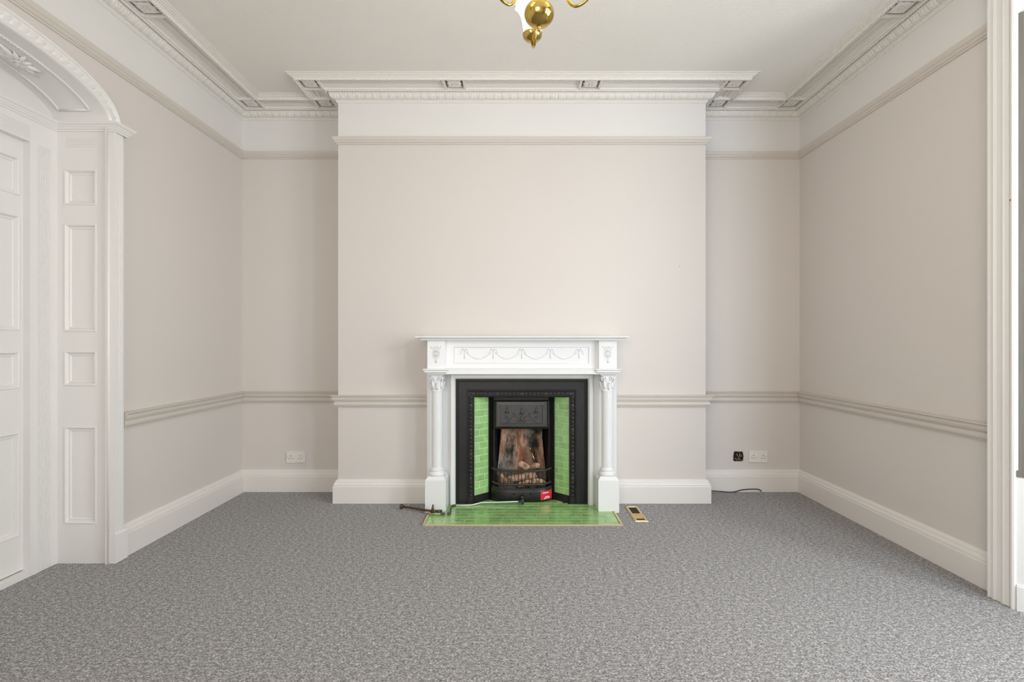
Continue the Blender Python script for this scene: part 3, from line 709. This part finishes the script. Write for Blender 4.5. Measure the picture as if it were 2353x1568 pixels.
In(mb, 'carved_relief', 'iron_grey', kind='stuff')
# cheeks: backing plates, tiles in brick bond
XO, XI, YO, YN = .341, .2444, 3.682, 3.772
for sg in (-1, 1):
    p0, p1 = Vector((FC+sg*XO, YO)), Vector((FC+sg*XI, YN)); d = p1-p0; Ln = d.length; d /= Ln; nn = Vector((d.y, -d.x))
    if nn.y > 0: nn = -nn
    mp = lambda u, v, hh, p0=p0, d=d, nn=nn: (p0.x+d.x*u+nn.x*hh, p0.y+d.y*u+nn.y*hh, v)
    mb = MB(); hbox(mb, mp, -.005, Ln+.005, 0, .80, -.02, -.004); In(mb, 'cheek_plate', 'iron')
    mb = MB(); hbox(mb, mp, 0, Ln, .063, .775, -.004, -.0012); In(mb, 'grout_bed', 'grout')
    mb = MB(); hbox(mb, mp, -.004, Ln+.004, 0, .0625, -.004, .004); In(mb, 'cheek_foot', 'iron')
    hz = .71/15
    for k in range(15):
        cut = Ln*(.335 if (k+(sg > 0)) % 2 else .70)
        for u0, u1 in ((0, cut), (cut, Ln)):
            g = .0025; z0, z1 = .064+hz*k+g, .064+hz*(k+1)-g; u0 += g; u1 -= g; e = .0018
            mb = MB(); rows = []
            for ins_, hh in ((0, -.003), (0, .0005), (e, .0022)):
                rows.append([mp(u0+ins_, z0+ins_, hh), mp(u1-ins_, z0+ins_, hh), mp(u1-ins_, z1-ins_, hh), mp(u0+ins_, z1-ins_, hh)])
            In(mb.quadgrid(rows, True, False, cap=True), 'tile', 'tile')
# inner cast frame round the opening, hood
for sg in (-1, 1):
    prof = [(.2444, 3.80), (.2444, 3.766), (.238, 3.760), (.234, 3.766), (.230, 3.758), (.226, 3.765), (.221, 3.757), (.216, 3.765), (.210, 3.757), (.206, 3.764), (.200, 3.768), (.200, 3.80)]
    In(MB().quadgrid([[(FC+sg*x, y, .0) for x, y in prof], [(FC+sg*x, y, .80) for x, y in prof]], True, False, cap=True), 'fluted_side', 'iron')
In(MB().box(FC-.2444, FC+.2444, 3.775, 3.80, .53, .80), 'back_plate')
mb = MB()
rows = []
for i_, y in ((0, 3.775), (0, 3.752), (.006, 3.744), (.012, 3.741), (.016, 3.747), (.019, 3.747)):
    rows.append([(FC-.2075+i_, y, .535+i_*.8), (FC+.2075-i_, y, .535+i_*.8), (FC+.2075-i_, y, .745-i_*.6), (FC-.2075+i_, y, .745-i_*.6)])
hood = In(mb.quadgrid(rows, True, False, cap=True), 'hood', 'iron')
rows = []
for i_, y in ((0, 3.75), (0, 3.742), (.004, 3.738), (.032, 3.736), (.034, 3.741), (.037, 3.741)):
    rows.append([(FC-.187+i_, y, .550+i_*.8), (FC+.187-i_, y, .550+i_*.8), (FC+.187-i_, y, .737-i_*.8), (FC-.187+i_, y, .737-i_*.8)])
In(MB().quadgrid(rows, True, False, cap=True), 'hood_panel', 'hood', hood)
yh = 3.740
def orn(P, r, nm): In(MB().tube([(FC+x, yh-.001, z) for x, z in P], r, 6), nm, 'hood', hood)
for x, z in ((-.107, .672), (.107, .672), (0, .664)):
    orn([(x, z-.020), (x, z), (x, z+.030)], [.010, .007, .001], 'tulip')
    for s2 in (-1, 1): orn([(x, z+.024), (x+s2*.008, z-.002), (x+s2*.016, z-.022)], [.0015, .0035, .002], 'tulip_leaf')
orn([(0, .596), (0, .612), (0, .640)], [.014, .009, .001], 'tulip')
for s2 in (-1, 1):
    orn([(s2*.004, .594), (s2*.018, .588), (s2*.028, .590), (s2*.030, .597), (s2*.024, .598)], .003, 'scroll')
    orn([(s2*(.014+.014*q), .604+.05*math.sin(q*.55+.2)*.6) for q in range(9)], .0022, 'stem')
    orn([(s2*(.110+.010*math.cos(q*.7)), .618+.010*math.sin(q*.7)) for q in range(9)], .0025, 'scroll')
    In(MB().sphere((FC+s2*.058, yh-.001, .648), .005, 8, 6), 'berry', 'iron_grey', hood)
# firebox
mb = MB()
f0, f1, yb0, yb1 = .200, .155, 3.79, 3.955
for sg in (-1, 1):
    mb.hexa([(FC+sg*f0, yb0, 0), (FC+sg*f1, yb1, 0), (FC+sg*(f1+.02), yb1+.01, 0), (FC+sg*(f0+.03), yb0, 0), (FC+sg*f0, yb0, .56), (FC+sg*f1, yb1, .60), (FC+sg*(f1+.02), yb1+.01, .60), (FC+sg*(f0+.03), yb0, .56)])
mb.box(FC-.25, FC+.25, 3.79, 4.0, .60, .62); mb.box(FC-.25, FC+.25, 3.76, 3.99, -.02, .012)
In(mb, 'firebox_lining', 'iron')
rows = [[(FC+hw*u, yb1-.004-.10*abs(u)**2.6+dy, z) for u in [-1+k/8 for k in range(17)]] for z, dy, hw in ((.0, 0, .186), (.20, 0, .182), (.34, -.006, .168), (.46, -.03, .156), (.56, -.07, .150), (.60, -.09, .148))]
In(MB().quadgrid(rows, False, True), 'fireback', 'firebrick')

# ------------------------------------------------------------------ fire grate
gr = empty('fire_grate', (FC, 3.66, .012), 'black bow-fronted fire grate with curved bars and ash pan cover', 'fire grate')
def bow(u, dy=0): return 3.752-.070*(1-abs(u)**4.5)+dy
def bar(z, hw, r, dz=.006):
    P = [(FC+u*hw, bow(u), z+dz*abs(u)**6) for u in [-1+k/14 for k in range(29)]]
    return P
def flatbar(z, hw, hh, tt, nm):
    rows = []
    for k in range(29):
        u = -1+k/14; x = FC+u*hw; y = bow(u); zz = z+.006*abs(u)**6
        rows.append([(x, y, zz-hh), (x, y-tt*.6, zz-hh*.7), (x, y-tt, zz), (x, y-tt*.6, zz+hh*.7), (x, y, zz+hh), (x, y+tt*.6, zz)])
    return MB().quadgrid(rows, True, True, cap=True).build(nm, 'iron_grey', gr)
flatbar(.241, .221, .0085, .010, 'grate_bar'); flatbar(.141, .219, .0085, .009, 'grate_bar'); flatbar(.109, .217, .006, .010, 'grate_bar')
for k in range(15):
    u = -.86+1.72*k/14; x = FC+u*.21; y = bow(u)+.012; w_ = .004*(1 if k % 2 else -1)
    MB().tube([(x, y, .144), (x+w_, y, .168), (x-w_*.6, y, .195), (x+w_*.5, y, .220), (x, y, .240)], .0024, 6).build('upright', 'iron', gr)
rows = []
for z, dd in ((.010, .012), (.018, .004), (.024, .000), (.050, -.006), (.085, -.004), (.101, -.001), (.107, .004)):
    rows.append([(FC+u*.224, bow(u, dd), z) for u in [-1+k/16 for k in range(33)]])
pan = MB().quadgrid(rows, False, True).build('ash_pan_cover', 'iron', gr)
for px, py in ((1159.4, 1141.6), (1173.7, 1142.7), (1180.8, 1136.5), (1219.6, 1135.5), (1226.7, 1142.7)):
    x = X(px, 3.68); u = (x-FC)/.224; z = Z(py, 3.68)
    MB().lathe([(.006, .002), (.006, -.002), (.003, -.003), (.0005, -.001)], (x, bow(u, -.005), z), 12, 'y').build('vent_hole', 'hole', pan)
    MB().tube([(x-.007, bow(u, -.006), z+.002), (x, bow(u, -.010), z+.008), (x+.007, bow(u, -.006), z+.003)], .0025, 6).build('vent_hood', 'iron_grey', pan)
MB().lathe([(.004, .0), (.004, -.018), (.013, -.022), (.015, -.030), (.010, -.037), (.0005, -.039)], (FC+.002, bow(0), .058), 16, 'y').build('knob', 'iron', pan)
MB().box(FC-.15, FC+.15, 3.70, 3.78, .012, .018).build('base_plate', 'iron', gr)
rows = []
for z, dd in ((.026, -.0025), (.050, -.0085), (.070, -.0085), (.092, -.0055)):
    rows.append([(FC+u*.224, bow(u, dd), z) for u in [.61+.38*k/8 for k in range(9)]])
lab = MB().quadgrid(rows, False, True).build('warning_label', 'red', gr, label='red label with white print stuck on the ash pan')
def patch(u0, u1, z0, z1):
    rows = [[(FC+u*.224, bow(u, -.0098 if z < .07 else -.0090), z) for u in [u0+(u1-u0)*k/4 for k in range(5)]] for z in (z0, z1)]
    MB().quadgrid(rows, False, True).build('print_line', 'print', lab)
patch(.69, .88, .0755, .0825); patch(.76, .90, .046, .0525); patch(.72, .79, .0365, .0435); patch(.81, .85, .0365, .0435); patch(.865, .92, .0365, .0435)

# ------------------------------------------------------------------ logs and brass rod in the fire
def log(a, c, r, label, bend=.006):
    A, Cc = Vector(a), Vector(c); P = []; Rr = []
    for k in range(7):
        t_ = k/6; P.append(A.lerp(Cc, t_)+Vector((0, 0, bend*math.sin(math.pi*t_)))+Vector((random.uniform(-1, 1), random.uniform(-1, 1), random.uniform(-1, 1)))*.0015); Rr.append(r*random.uniform(.9, 1.08))
    Rr[0] *= .86; Rr[-1] *= .86
    MB().tube(P, Rr, 12, sm=True).build('fire_log', 'log', label=label, cat='log', group='logs in the fire grate')
def pt(px, py, y): return (X(px, y), y, Z(py, y))
log(pt(1192, 1064, 3.80), pt(1214, 1079, 3.765), .027, 'short orange-ended log lying on top of the pile, leaning towards the middle')
log(pt(1219, 1078, 3.80), pt(1236, 1070, 3.72), .021, 'pale cut log on top of the pile below the brass rod')
log(pt(1166, 1103, 3.745), pt(1233, 1090, 3.745), .024, 'long pinkish log lying across the grate behind the uprights', .0)
log(pt(1150, 1104, 3.80), pt(1184, 1114, 3.785), .021, 'brown log low in the grate at its shaded end')
log(pt(1190, 1117, 3.71), pt(1222, 1106, 3.76), .020, 'small pale log at the bottom middle of the grate')
log(pt(1224, 1106, 3.72), pt(1251, 1112, 3.77), .023, 'stubby log low in the grate above the red label')
log(pt(1150, 1092, 3.82), pt(1163, 1108, 3.80), .016, 'thin dark log standing against the side of the firebox')
rod = empty('brass_rod', pt(1224, 1065, 3.80), 'thin brass rod with ball end leaning in the fireplace', 'poker')
a, c = pt(1218.4, 1031, 3.84), pt(1231, 1066, 3.80)
MB().tube([a, c], .0048, 8).build('shaft', 'brass', rod); MB().sphere(a, .0095, 12, 8).build('ball_end', 'brass', rod)

# ------------------------------------------------------------------ tiled hearth with brass edging
he = empty('tiled_hearth', ((hx0+hx1)/2, hy0, 0), 'green glazed brick-tile hearth with gold edging set in the carpet', 'hearth')
mb = MB(); mb.box(hx0, hx1, hy0, hy1, 0, .0065); mb.box(FC-.30, FC+.30, hy1, 3.76, 0, .0064); mb.build('grout_bed', 'grout_hearth', he)
rowsy = [3.247, 3.280, 3.336, 3.391, 3.446, 3.506, 3.568, 3.628, 3.664, 3.690, 3.755]
random.seed(3)
shift = [.03, .098, .04, .115, .05, .13, .06, .0, .0, .09]
for r in range(len(rowsy)-1):
    y0, y1 = rowsy[r], rowsy[r+1]; x = hx0-.152+shift[r]; xa, xb = (hx0, hx1) if r < 8 else (FC-.335, FC+.335) if r == 8 else (FC-.262, FC+.262)
    while x < hx1:
        a, c = max(x, xa), min(x+.152, xb); x += .152
        if c-a < .012: continue
        g = .0024; e = .0025
        rows = [[(a+g+i_, y0+g+i_, z), (c-g-i_, y0+g+i_, z), (c-g-i_, y1-g-i_, z), (a+g+i_, y1-g-i_, z)] for i_, z in ((0, .004), (0, .0078), (e, .0088+random.uniform(-.0002, .0003)))]
        MB().quadgrid(rows, True, False, cap=True).build('tile', 'hearth', he)
MB().box(hx0-.004, hx1+.016, hy0-.006, hy0, 0, .0105).build('edging_strip', 'gold', he)
MB().hexa([(hx0-.016, hy0, 0), (hx0, hy0, 0), (hx0, 3.494, 0), (hx0-.016, 3.494, 0), (hx0-.013, hy0, .012), (hx0-.003, hy0, .012), (hx0-.003, 3.494, .012), (hx0-.013, 3.494, .012)]).build('edging_strip', 'gold', he)
MB().hexa([(hx1, hy0, 0), (hx1+.018, hy0, 0), (hx1+.018, 3.494, 0), (hx1, 3.494, 0), (hx1+.003, hy0, .014), (hx1+.014, hy0, .014), (hx1+.014, 3.494, .014), (hx1+.003, 3.494, .014)]).build('edging_strip', 'gold', he)

# ------------------------------------------------------------------ gas pipes
gp = empty('gas_pipe', (X(1120, 3.62), 3.62, .009), 'white gas pipe running along the hearth to the grate valve', 'pipe')
def fl_(px, py, z): y = (CH-z)*FX/(py-VY); return (X(px, y), y, z)
P = [fl_(1046, 1162, .014), fl_(1066, 1162, .014), fl_(1084, 1161, .016), fl_(1096, 1158, .018), fl_(1106, 1155.5, .022), fl_(1150, 1154.5, .027), fl_(1194, 1153, .032)]
MB().tube(P, .0048, 8).build('pipe', 'pipe_white', gp)
v = fl_(1201, 1153, .032)
MB().tube([(v[0]-.030, v[1], v[2]), (v[0]+.006, v[1], v[2])], [.009, .0095], 10).build('valve_body', 'iron_grey', gp)
MB().tube([(v[0], v[1], v[2]-.018), (v[0], v[1], v[2]), (v[0], v[1], v[2]+.022)], [.008, .011, .006], 10).build('valve_stem', 'iron_grey', gp)
e0 = fl_(1040, 1163, .016); e1 = fl_(1033, 1180, .019)
MB().tube([e0, (P[0][0], P[0][1], P[0][2])], .0085, 10).build('union_nut', 'fitting', gp)
MB().tube([e0, (e0[0]-.010, e0[1]-.02, .016), (e1[0]+.004, e1[1]+.02, .015), e1], .0052, 8).build('bend', 'fitting', gp)
MB().tube([e1, (e1[0]-.014, e1[1]-.002, .019)], .0095, 10).build('elbow', 'fitting', gp)
q = fl_(1018, 1181, .019)
MB().tube([(q[0]+.012, q[1], .019), (q[0]-.012, q[1], .019)], .0095, 6, sm=False).build('hex_nut', 'fitting', gp)
MB().tube([(q[0]-.012, q[1], .018), (q[0]-.10, q[1]+.004, .017)], .0035, 8).build('thin_pipe', 'brassdull', gp)
op = empty('pipe_stub', fl_(990, 1170, .02), 'tarnished copper pipe stub with valve lying in front of the plinth', 'pipe')
P = [fl_(926, 1165, .022), fl_(935, 1166, .022), fl_(955, 1169, .022), (X(975, 3.478), 3.478, .024), (X(991, 3.455), 3.455, .027)]
MB().tube(P, .0075, 10).build('pipe', 'bronze', op)
MB().tube([(P[0][0]-.012, P[0][1]+.006, .022), (P[0][0]-.005, P[0][1]+.002, .022), P[0]], [.019, .015, .008], 12).build('bell_end', 'bronze', op)
c = Vector((X(994, 3.45), 3.45, .027))
MB().tube([c+Vector((0, 0, -.016)), c, c+Vector((0, 0, .018)), c+Vector((.003, 0, .044))], [.009, .012, .008, .0045], 10).build('valve', 'bronze', op)
for k, (dx, rr) in enumerate(((.014, .010), (.030, .0085), (.042, .011), (.056, .0095))):
    MB().tube([c+Vector((dx-.007, 0, -.001)), c+Vector((dx+.008, 0, -.001))], rr, 8).build('fitting', 'bronze' if k % 2 else 'fitting', op)

# ------------------------------------------------------------------ floor vent
fv = empty('floor_vent', (.8315, 3.468, 0), 'brass floor vent set in the carpet beside the hearth', 'vent')
vx0, vx1, vy0, vy1 = .787, .876, 3.316, 3.62
mb = MB(); rows = [[(vx0+i_, vy0+i_, z), (vx1-i_, vy0+i_, z), (vx1-i_, vy1-i_, z), (vx0+i_, vy1-i_, z)] for i_, z in ((0, 0), (.003, .007), (.016, .008), (.018, .003))]
mb.quadgrid([[r[k] for r in rows] for k in (0, 1, 2, 3, 0)], False, False).build('vent_frame', 'brassdull', fv)
MB().box(vx0+.017, vx1-.017, vy0+.017, vy1-.017, .0005, .002).build('well', 'hole', fv)
MB().box(vx0+.017, vx1-.017, 3.362, 3.452, .002, .0055).build('slide_plate', 'brass', fv)
for yy in (3.457, ): MB().box(vx0+.012, vx1-.012, yy-.004, yy+.004, .003, .0075).build('cross_bar', 'brassdull', fv)
for k in range(7): MB().box(vx0+.018, vx1-.018, 3.475+k*.018, 3.478+k*.018, .002, .0045).build('grille_bar', 'bronze', fv)
for xx in (vx0+.006, vx1-.006): MB().sphere((xx, 3.457, .0075), .003, 8, 5, (1, 1, .5)).build('screw', 'bronze', fv)
for sx, sy in ((0, 1), (1, 0)): MB().sphere(((vx0, vx1)[sx]+(.008, -.008)[sx], (vy0, vy1)[sy]+(.008, -.008)[sy], .008), .003, 8, 5, (1, 1, .5)).build('screw', 'bronze', fv)

# ------------------------------------------------------------------ sockets, open back box, cable
def socket(pxc, pyc, label, tilt=0):
    x, z = X(pxc, YA), Z(pyc, YA); w_, h_ = .0735, .0455
    s_ = empty('double_socket', (x, YA, z), label, 'socket', 'double wall sockets')
    rows = [[(x-w_+i_, y, z-h_+i_), (x+w_-i_, y, z-h_+i_), (x+w_-i_, y, z+h_-i_), (x-w_+i_, y, z+h_-i_)] for i_, y in ((0, YA), (0, YA-.007), (.002, YA-.009))]
    MB().quadgrid(rows, True, False, cap=True).build('plate', 'socket', s_)
    for sg in (-1, 1):
        cx = x+sg*.038
        for dx, dz, sx, sz in ((0, .010, .0022, .004), (-.011, -.011, .0034, .0022), (.011, -.011, .0034, .0022)):
            MB().box(cx+dx-sx, cx+dx+sx, YA-.0096, YA-.0085, z+dz-sz, z+dz+sz).build('pin_hole', 'hole', s_)
        MB().lathe([(.003, 0), (.003, -.001), (.0005, -.0012)], (x+sg*.060, YA-.009, z+.002), 10, 'y').build('screw', 'brassdull', s_)
        MB().hexa([(x+sg*.0068-.0058, YA-.009, z+.002), (x+sg*.0068+.0058, YA-.009, z+.002), (x+sg*.0068+.0058, YA-.009, z+.020), (x+sg*.0068-.0058, YA-.009, z+.020),
                   (x+sg*.0068-.0055, YA-.0145, z+.003), (x+sg*.0068+.0055, YA-.0145, z+.003), (x+sg*.0068+.0055, YA-.0105, z+.019), (x+sg*.0068-.0055, YA-.0105, z+.019)]).build('switch', 'socket', s_)
    s_.rotation_euler = (0, R(tilt), 0); return s_
socket(680, 1050.5, 'white double wall socket alone in the alcove beside the doorway', -.9)
socket(1741.5, 1049.5, 'white double wall socket next to the open back box', 1.3)
bx, bz = X(1696.5, YA), Z(1049, YA)
bb = empty('open_back_box', (bx, YA, bz), 'open wall box with bare wires and broken plaster edge', 'wall box')
n = 20; rows = []
rad = [.040*random.uniform(.93, 1.05)*min(1.28, 1/max(abs(math.cos(2*math.pi*k/n)), abs(math.sin(2*math.pi*k/n)))) for k in range(n)]
for f, y in ((1.0, YA-.0005), (.97, YA-.003), (.88, YA-.002), (.84, YA-.0008)):
    rows.append([(bx+rad[k]*f*math.cos(2*math.pi*k/n), y, bz+rad[k]*f*math.sin(2*math.pi*k/n)) for k in range(n)])
MB().quadgrid(rows, True, False).build('plaster_edge', 'bronze', bb)
MB().poly([(bx+rad[k]*.97*math.cos(2*math.pi*k/n), YA-.0007, bz+rad[k]*.97*math.sin(2*math.pi*k/n)) for k in range(n)]).build('cavity', 'hole', bb)
for P in ([(-.016, .020), (-.008, .004), (.001, -.018)], [(.010, .026), (.007, .004), (.001, -.020)], [(.020, .012), (.019, .002), (.016, -.006)], [(-.030, -.014), (-.014, -.024), (.002, -.020), (.018, -.028)]):
    MB().tube([(bx+x, YA-.006, bz+z) for x, z in P], .0024, 6).build('wire', 'brassdull', bb)
cy = YA-.045
P = [(1630, 1128.5, .012), (1650, 1129.5, .008), (1676, 1131.5, .006), (1690, 1130.5, .008), (1702, 1127, .018), (1718, 1125, .024), (1738, 1124.5, .025), (1746, 1126.5, .018), (1750, 1130, .006)]
fine = []
for i in range(len(P)-1):
    p0, p1, p2, p3 = P[max(i-1, 0)], P[i], P[i+1], P[min(i+2, len(P)-1)]
    for t_ in (0, .25, .5, .75): fine.append(tuple(.5*(2*p1[j]+(p2[j]-p0[j])*t_+(2*p0[j]-5*p1[j]+4*p2[j]-p3[j])*t_*t_+(3*p1[j]-p0[j]-3*p2[j]+p3[j])*t_**3) for j in (0, 1)))
MB().tube([(X(a, 3.972), 3.972, Z(b_, 3.972)) for a, b_ in fine+[P[-1][:2]]], .0036, 8).build('cable', 'black', label='thin black cable along the skirting of the alcove with the open wall box', cat='cable')

# ------------------------------------------------------------------ chandelier
cx, cyy = .083, 1.70
ch = empty('chandelier', (cx, cyy, ZC), 'polished brass three-arm chandelier with lit frosted glass shades', 'chandelier')
zb = 2.267
MB().sphere((cx, cyy, zb), .0502, 40, 28, (1, 1, .85)).build('ball', 'brass', ch)
MB().lathe([(.0005, -.058), (.004, -.0575), (.006, -.054), (.0040, -.051), (.0065, -.048), (.0075, -.045), (.005, -.042), (.009, -.039)], (cx, cyy, zb), 16).build('finial', 'brass', ch)
MB().lathe([(.016, .044), (.02, .05), (.012, .06), (.010, .08), (.022, .09), (.028, .105), (.022, .12), (.010, .13), (.008, .22), (.014, .23), (.008, .24), (.006, .70), (.012, .715), (.045, .73), (.05, ZC-zb)], (cx, cyy, zb), 24).build('stem', 'brass', ch)
for k, (adeg, dz) in enumerate(((5, -.006), (126, .003), (247, .014))):
    a = R(adeg); dx, dy = -math.sin(a), math.cos(a)
    prof = [(.015, 2.375), (.035, 2.385), (.060, 2.368), (.080, 2.325), (.098, 2.275), (.118, 2.250), (.135, 2.246), (.155, 2.252), (.175, 2.268), (.185, 2.285), (.188, 2.297)]
    prof = [(r_, z_+dz) for r_, z_ in prof]; zo = dz-.015
    fine = []
    for i in range(len(prof)-1):
        p0, p1, p2, p3 = prof[max(i-1, 0)], prof[i], prof[i+1], prof[min(i+2, len(prof)-1)]
        for t_ in (0, .25, .5, .75):
            fine.append(tuple(.5*((2*p1[j])+(-p0[j]+p2[j])*t_+(2*p0[j]-5*p1[j]+4*p2[j]-p3[j])*t_*t_+(-p0[j]+3*p1[j]-3*p2[j]+p3[j])*t_**3) for j in (0, 1)))
    fine.append(prof[-1])
    MB().tube([(cx+dx*r_, cyy+dy*r_, z_) for r_, z_ in fine], .0052, 10).build('arm', 'brass', ch)
    lx, ly = cx+dx*.188, cyy+dy*.188
    MB().lathe([(.006, 2.306), (.012, 2.308), (.024, 2.312), (.034, 2.322), (.0365, 2.334), (.035, 2.335), (.030, 2.325), (.010, 2.318)], (lx, ly, zo), 28).build('cup', 'brass', ch)
    sh = MB().lathe([(.030, 2.326), (.033, 2.345), (.037, 2.375), (.044, 2.405), (.054, 2.428), (.064, 2.440), (.062, 2.441), (.051, 2.428), (.041, 2.404), (.034, 2.374), (.030, 2.346), (.027, 2.330)], (lx, ly, zo), 48,
                    wob=lambda t, hh: 1+(.06*math.cos(9*t) if hh > 2.435 else (.03*math.cos(9*t) if hh > 2.425 else 0))).build('glass_shade', 'shade', ch)
    pl_ = bpy.data.lights.new('bulb_light', 'POINT'); pl_.energy = 1.9; pl_.color = (1, .88, .72); pl_.shadow_soft_size = .02
    po = bpy.data.objects.new('bulb_light', pl_); COL.objects.link(po); po.location = (lx, ly, 2.47)
# small nail mark on the chimney breast
nx_, nz_ = X(1562, YB), Z(612, YB)
MB().lathe([(.0025, 0), (.0025, -.002), (.0005, -.0025)], (nx_, YB, nz_), 8, 'y').build('nail', 'iron', wall_breast)
